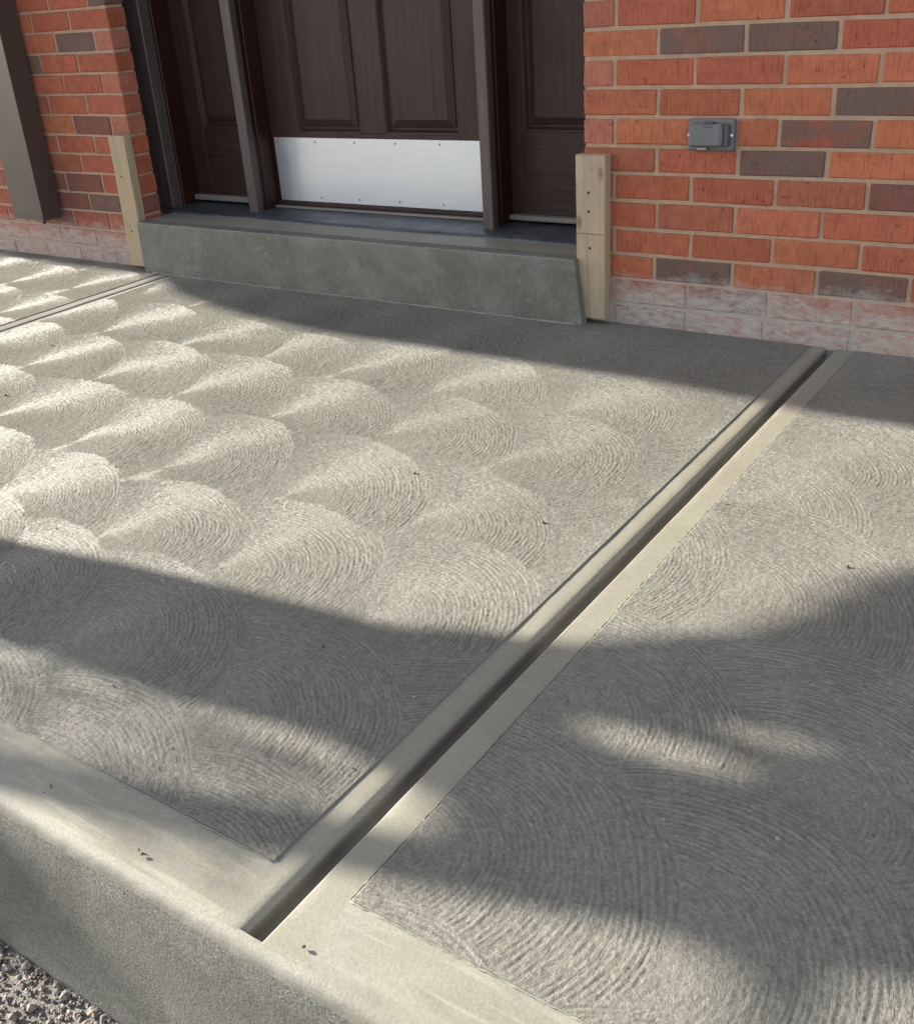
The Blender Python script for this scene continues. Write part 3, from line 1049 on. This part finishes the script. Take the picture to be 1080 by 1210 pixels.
# ------------------------------------------------------------------ door frame with side panels
fr = empty('door_frame', (-1.0, .2, .2))
props(fr, 'dark brown wooden entry frame with a panelled sidelight on each side of the door', 'door frame')
T = 2.33
MB().box(-2.115, -2.009, .177, .234, .2045, T, .004).part('casing', M['casing'], fr)
MB().box(-2.115, -2.003, .2345, .249, .2045, T, .003).part('stop', M['jamb'], fr)
MB().box(-2.115, -2.010, .2495, .43, .2045, T, .003).part('jamb', M['jamb'], fr)
MB().box(-1.594, -1.5455, .200, .2345, .2045, T, .003).part('casing', M['casing'], fr)
MB().box(-1.590, -1.5530, .235, .257, .2045, T, .003).part('stop', M['jamb'], fr)
MB().box(-1.590, -1.5480, .2575, .43, .2045, T, .003).part('jamb', M['jamb'], fr)
MB().box(-.4885, -.4472, .196, .2345, .2045, T, .003).part('casing', M['casing'], fr)
MB().box(-.4855, -.4540, .235, .257, .2045, T, .003).part('stop', M['jamb'], fr)
MB().box(-.4855, -.4500, .2575, .43, .2045, T, .003).part('jamb', M['jamb'], fr)
MB().box(.004, .09, .302, .43, .2045, T, .003).part('jamb', M['jamb'], fr)
MB().box(-2.0, .003, .22, .43, T - .12, T, .003).part('head', M['casing'], fr)


def raised(name, x0, x1, z0, z1, y, parent, w=.030, deep=.014, rise=.004):
    """field with a sunk moulding all round: outer rim at y, groove at y+deep, raised centre"""
    rings = [(0, 0.0), (.004, .001), (.009, deep * .6), (.013, deep), (.019, deep), (.021, deep * .75), (w + .012, -rise + .006), (w + .014, -rise + .005)]
    v, f = [], []
    for d, dy in rings:
        v += [(x0 + d, y + dy, z0 + d), (x1 - d, y + dy, z0 + d), (x1 - d, y + dy, z1 - d), (x0 + d, y + dy, z1 - d)]
    for i in range(len(rings) - 1):
        for k in range(4):
            a, b_ = i * 4 + k, i * 4 + (k + 1) % 4
            f.append((a, b_, b_ + 4, a + 4))
    k = (len(rings) - 1) * 4
    f.append((k, k + 1, k + 2, k + 3))
    return child(name, mesh(name, v, f), M['door'], parent)


def side_panel(x0, x1, gx0, gx1, zb):
    y = .330
    sp = MB().box(x0, gx0 - .0003, y, y + .04, zb, 2.2, .0015).part('side_stile', M['door'], fr)
    MB().box(gx1 + .0003, x1, y, y + .04, zb, 2.2, .0015).part('side_stile', M['door'], fr)
    MB().box(gx0, gx1, y + .0003, y + .04, zb, .5085, .0015).part('side_rail', M['doorx'], fr)
    MB().box(gx0, gx1, y + .0003, y + .04, 1.35, 1.47, .0015).part('side_rail', M['doorx'], fr)
    MB().box(gx0, gx1, y + .0003, y + .04, 2.08, 2.2, .0015).part('side_rail', M['doorx'], fr)
    raised('side_field', gx0, gx1, .5088, 1.3497, y, fr)
    raised('side_field', gx0, gx1, 1.4703, 2.0797, y, fr)
    MB().box(x0, x1, y - .028, y + .038, .2185, zb - .0005, .003).part('side_sill', M['sillw'], fr)


side_panel(-2.0095, -1.5905, -1.921, -1.668, .240)
side_panel(-.4495, .0035, -.394, -.068, .236)
# membrane sill and threshold
sx = np.linspace(-2.003, 0.002, 150)
sy = np.array([.1125, .114, .118, .15, .20, .26, .31, .36, .42])
sz = np.array([.199, .203, .2055, .206, .206, .2065, .207, .207, .207])
X = np.repeat(sx[None, :], len(sy), 0)
Y = sy[:, None] + X * 0 - (vnoise(X * 5, X * 0, 51) - .5) * .012 * (sy[:, None] < .12) - (X + 1) * .012 * (sy[:, None] < .12)
Z = sz[:, None] + (vnoise(X * 24, Y * 60, 52) - .35) * .004 * (sy[:, None] > .119)
child('sill', grid_mesh('sill', X, Y, Z), M['sill'], fr)
MB().box(-1.5475, -.486, .300, .372, .2075, .2165, .003).part('threshold', M['sillw'], fr)

# ------------------------------------------------------------------ the door
dr = empty('front_door', (-1.05, .33, .2))
props(dr, 'dark wooden panelled front door with a bright metal kick plate', 'door')
Y0 = .3300
DX0, DX1, DZ0, DZ1 = -1.5455, -.4885, .222, 2.205
P1 = (-1.402, -1.090)
P2 = (-.9725, -.653)
PZ = .494
MB().box(DX0, P1[0] - .0003, Y0, Y0 + .045, DZ0, DZ1, .0015).part('stile', M['door'], dr)
MB().box(P1[1] + .0003, P2[0] - .0003, Y0, Y0 + .045, PZ + .0003, DZ1, .0015).part('stile', M['door'], dr)
MB().box(P2[1] + .0003, DX1, Y0, Y0 + .045, DZ0, DZ1, .0015).part('stile', M['door'], dr)
MB().box(P1[0], P2[1], Y0 + .0003, Y0 + .045, DZ0, PZ, .0015).part('bottom_rail', M['doorx'], dr)
for a, b_ in (P1, P2):
    raised('raised_panel', a, b_, PZ + .0003, 1.25, Y0, dr, .034, .016)
    MB().box(a, b_, Y0 + .0003, Y0 + .045, 1.2503, 1.40, .0015).part('lock_rail', M['doorx'], dr)
    raised('raised_panel', a, b_, 1.4003, 2.05, Y0, dr, .034, .016)
    MB().box(a, b_, Y0 + .0003, Y0 + .045, 2.0503, DZ1, .0015).part('top_rail', M['doorx'], dr)
kp = MB().box(-1.530, -.556, Y0 - .0024, Y0 - .0004, .2345, .4755, .0006).part('kick_plate', M['kick'], dr)
for x in (-1.512, -1.319, -1.127, -.936, -.739):
    for z in (.4605, .2517):
        s = MB().disc((x, Y0 - .0024, z), .0042, .0022).part('screw', M['screw'], dr)
        s.parent = kp
        s.matrix_parent_inverse = Matrix()
MB().box(DX0 + .004, DX1 - .004, Y0 - .013, Y0 - .0006, .2185, .2330, .003).part('door_sweep', M['doorx'], dr)

# ------------------------------------------------------------------ wooden stakes
def stake(x0, x1, z0, z1, label, screws, notch=None, lean=0.0):
    e = empty('wooden_stake', ((x0 + x1) / 2, -.02, z0))
    props(e, label, 'wooden stake', 'form stakes at the ends of the step')
    n = 9
    b = MB()
    zz = np.linspace(z0, z1, n)
    ring = []
    ch = .003
    v, f = [], []
    for i, z in enumerate(zz):
        wob = random.uniform(-.0008, .0008)
        a, c = x0 + wob + lean * (z1 - z), x1 + wob * .6 + lean * (z1 - z)
        ya, yb = -.040 + random.uniform(-.0006, .0006), -.0025
        v += [(a + ch, ya, z), (c - ch, ya, z), (c, ya + ch, z), (c, yb, z), (a, yb, z), (a, ya + ch, z)]
    for i in range(n - 1):
        for k in range(6):
            p, q = i * 6 + k, i * 6 + (k + 1) % 6
            f.append((p, q, q + 6, p + 6))
    f.append(tuple(range(5, -1, -1)))
    f.append(tuple(range((n - 1) * 6, n * 6)))
    b.add(v, f).part('board', M['pine'], e)
    for x, z in screws:
        MB().disc((x, -.0395, z), .0043, .0016).part('screw', M['dark_screw'], e)
    return e


sr = stake(-.0085, .0868, .019, .500, 'pale upright wooden stake at the right end of the step, against the brick', [(.0335, .3945), (.0335, .3405), (.0365, .2330)])
sl = stake(-2.0705, -1.976, .014, .528, 'pale upright wooden stake at the left end of the step, beside the door recess', [(-2.035, .372), (-2.035, .155)], lean=-.022)
# saw line across the right-hand stake
MB().box(-.0075, .0838, -.0404, -.0399, .2745, .2757, .0001).part('pencil_line', M['dark_screw'], sr)

# ------------------------------------------------------------------ downspout
ds = empty('downspout', (-2.6, -.07, .19))
props(ds, 'brown rectangular metal downspout ending short of the slab, beside the left stake', 'downspout')
b = MB()
x0, x1, y0, y1, z0, z1, t = -2.705, -2.504, -.112, -.018, .190, 2.7, .002
b.box(x0, x1, y0, y0 + t, z0, z1, .0009)
b.box(x0, x1, y1 - t, y1, z0, z1, .0009)
b.box(x0, x0 + t, y0 + t, y1 - t, z0, z1, .0005)
b.box(x1 - t, x1, y0 + t, y1 - t, z0 - .006, z1, .0005)
b.part('pipe', M['spout'], ds)
MB().box(x0 + .004, x1 - .001, y0 - .0025, y0 - .0002, z0 - .002, z0 + .012, .001).part('rolled_edge', M['spout'], ds)
MB().box(x1 - .014, x1 + .001, y0 - .003, y0 + .010, z0 - .016, z0 - .0065, .002).part('bent_tab', M['dark_screw'], ds)
MB().box(x0 - .03, x1 + .03, y1 + .0005, -.0015, 1.5, 1.54, .001).part('strap', M['spout'], ds)

# ------------------------------------------------------------------ outlet box
ob = empty('outlet_box', (.385, 0, .556))
props(ob, 'small grey weatherproof outlet box set into the brick wall', 'outlet box')
MB().box(.3205, .4500, -.0140, .05, .5150, .5965, .004).part('back_plate', M['box'], ob)
MB().box(.3315, .4250, -.0345, -.0145, .5270, .5860, .006).part('cover', M['box'], ob)
MB().box(.4255, .4400, -.0280, -.0145, .5280, .5850, .003).part('hinge', M['boxd'], ob)
MB().box(.3700, .3980, -.0310, -.0145, .5865, .5905, .001).part('latch', M['boxd'], ob)
MB().box(.3560, .3830, -.0330, -.0145, .5195, .5262, .0015).part('lip', M['screw'], ob)
for x in (.3262, .4448):
    MB().disc((x, -.0140, .556), .0045, .003).part('screw', M['kick'], ob)
MB().box(.3700, .3990, -.0353, -.0343, .5775, .5812, .0003).part('slot', M['boxd'], ob)

# ------------------------------------------------------------------ unseen eave at the left, outline shaped to shade the wall and back of the slab
H = 2.75
def at_height(p, h):
    d = h / DROP
    return (p[0] - d, p[1] - d * K)
edge = [(-4.2, -.06), (-2.6, -.085), (-1.9, -.10), (-1.66, -.23), (-1.36, -.335), (-1.06, -.390), (-.72, -.428), (-.3, -.432), (.5, -.434), (.66, -.457), (.86, -.486), (1.07, -.476), (1.6, -.476), (3.6, -.476)]
pl = [at_height(p, H) for p in edge]
pl = pl + [(pl[-1][0], -.002), (pl[0][0], -.002)]
ev = empty('shade_eave', (-6.5, -.6, H))
props(ev, 'unseen eave at the left, shaped to shade the wall and slab', 'roof')
MB().slab(pl, H, H + .02).part('soffit', M['roof'], ev)
MB().slab([(x, min(y + .03, -.003)) for x, y in pl], H + .0215, H + .14).part('roof', M['shingle'], ev)

# ------------------------------------------------------------------ tree beside the porch: its trunk, leaning stem and crown throw the shadows on the slab
tr = empty('shade_tree', (-3.72, -2.38, GZ))
props(tr, 'broadleaf tree standing beside the left end of the slab', 'tree')
TX = -3.72
def up(x, y, tx):
    """point of the tree, at tx, whose shadow falls on the slab at (x, y)"""
    d = x - tx
    return (tx, y - d * K, d * DROP)
tp, trd = [(TX, -2.40, GZ - .05), (TX, -2.39, .2), (TX, -2.385, .8)], [.24, .185, .17]
for x, y, r in ((-.8, -2.03, .150), (-.4, -1.965, .146), (0, -1.905, .150), (.4, -1.862, .158), (.64, -1.845, .160), (.75, -1.905, .095), (.90, -1.945, .055), (1.3, -1.95, .05), (1.8, -1.9, .04), (2.4, -1.8, .03)):
    tp.append(up(x, y, TX))
    trd.append(r)
MB().tube(tp, trd, 18).part('trunk', M['bark'], tr, True)
fk = [up(.60, -1.79, TX), up(.74, -1.68, TX), up(.9, -1.62, TX), up(1.05, -1.50, TX), up(1.25, -1.36, TX), up(1.7, -1.25, TX)]
MB().tube(fk, [.10, .07, .055, .05, .04, .025], 10).part('limb', M['bark'], tr, True)
lp = [(TX + .02, -2.45, .1), (TX, -2.72, .7), up(-.15, -2.35, TX), up(.23, -2.272, TX), up(.5, -2.205, TX), up(.75, -2.135, TX), up(1.0, -2.07, TX), up(1.4, -1.95, TX)]
MB().tube(lp, [.06, .055, .042, .040, .040, .040, .035, .02], 10).part('limb', M['bark'], tr, True)

CROWN = [(.66, -2.02), (.70, -1.64), (.80, -1.585), (.88, -1.555), (.975, -1.48), (1.04, -1.39), (1.09, -1.29), (1.13, -1.18), (1.19, -1.11), (1.45, -1.0), (1.9, -.95), (2.6, -1.0), (3.2, -1.4), (3.3, -2.0),
         (3.0, -2.5), (2.2, -2.7), (1.75, -2.55), (1.55, -2.3), (1.52, -1.97), (1.385, -1.985), (1.365, -2.07), (1.37, -2.45), (1.24, -2.42), (1.255, -2.12), (1.235, -2.075), (1.19, -2.055), (1.13, -2.06), (1.0, -2.095), (.90, -2.13), (.84, -2.15),
         (.80, -2.13), (.82, -2.04), (.78, -2.0)]
GAPS = [[(.73, -1.793), (.77, -1.776), (.92, -1.760), (1.04, -1.742), (1.14, -1.742), (1.13, -1.774), (1.00, -1.792)],
        [(1.085, -1.676), (1.185, -1.648), (1.205, -1.664), (1.14, -1.689)]]


def inside(p, poly):
    r, n = False, len(poly)
    for i in range(n):
        (xa, ya), (xb, yb) = poly[i], poly[(i + 1) % n]
        if (ya > p[1]) != (yb > p[1]) and p[0] < (xb - xa) * (p[1] - ya) / (yb - ya) + xa:
            r = not r
    return r


def shade_of(p):
    d = p.z / DROP
    return (p.x + d, p.y + d * K)


v, f = [], []
cnt = tries = 0
while cnt < 17000 and tries < 150000:
    tries += 1
    g = (random.uniform(.64, 3.3), random.uniform(-2.72, -.93))
    if g[0] > 1.5 and random.random() < .55:
        continue
    if not inside(g, CROWN) or any(inside(g, q) for q in GAPS):
        continue
    tx = TX + random.uniform(-.75, .75)
    c = Vector(up(g[0], g[1], tx))
    s = random.uniform(.012, .024)
    a = Vector((random.gauss(0, 1), random.gauss(0, 1), random.gauss(0, .6))).normalized()
    nrm = (Vector((-.9, 0, .5)) + Vector((random.gauss(0, .5), random.gauss(0, .5), random.gauss(0, .5)))).normalized()
    a = (a - nrm * a.dot(nrm)).normalized()
    d = nrm.cross(a)
    q4 = [c - a * s, c + d * s * .55 + nrm * s * .12, c + a * s * 1.15, c - d * s * .55 + nrm * s * .12]
    if any(inside(shade_of(p), q) for p in q4 for q in GAPS) or not all(inside(shade_of(p), CROWN) for p in q4):
        continue
    cnt += 1
    k = len(v)
    v += q4
    f += [(k, k + 1, k + 2), (k, k + 2, k + 3)]
for _ in range(1100):                # loose leaves added round the limb to dim the lit strip
    c = Vector(up(random.uniform(-.15, .7), random.uniform(-2.28, -2.03), TX + random.uniform(-.3, .3)))
    a = Vector((random.gauss(0, .3), random.gauss(0, 1), random.gauss(0, 1))).normalized() * random.uniform(.005, .010)
    d = Vector((-1, 0, 0)).cross(a).normalized() * a.length * .6
    k = len(v)
    v += [c - a, c + d, c + a, c - d]
    f += [(k, k + 1, k + 2), (k, k + 2, k + 3)]
props(MB().add(v, f).part('crown', M['leaf'], tr), kind='stuff')
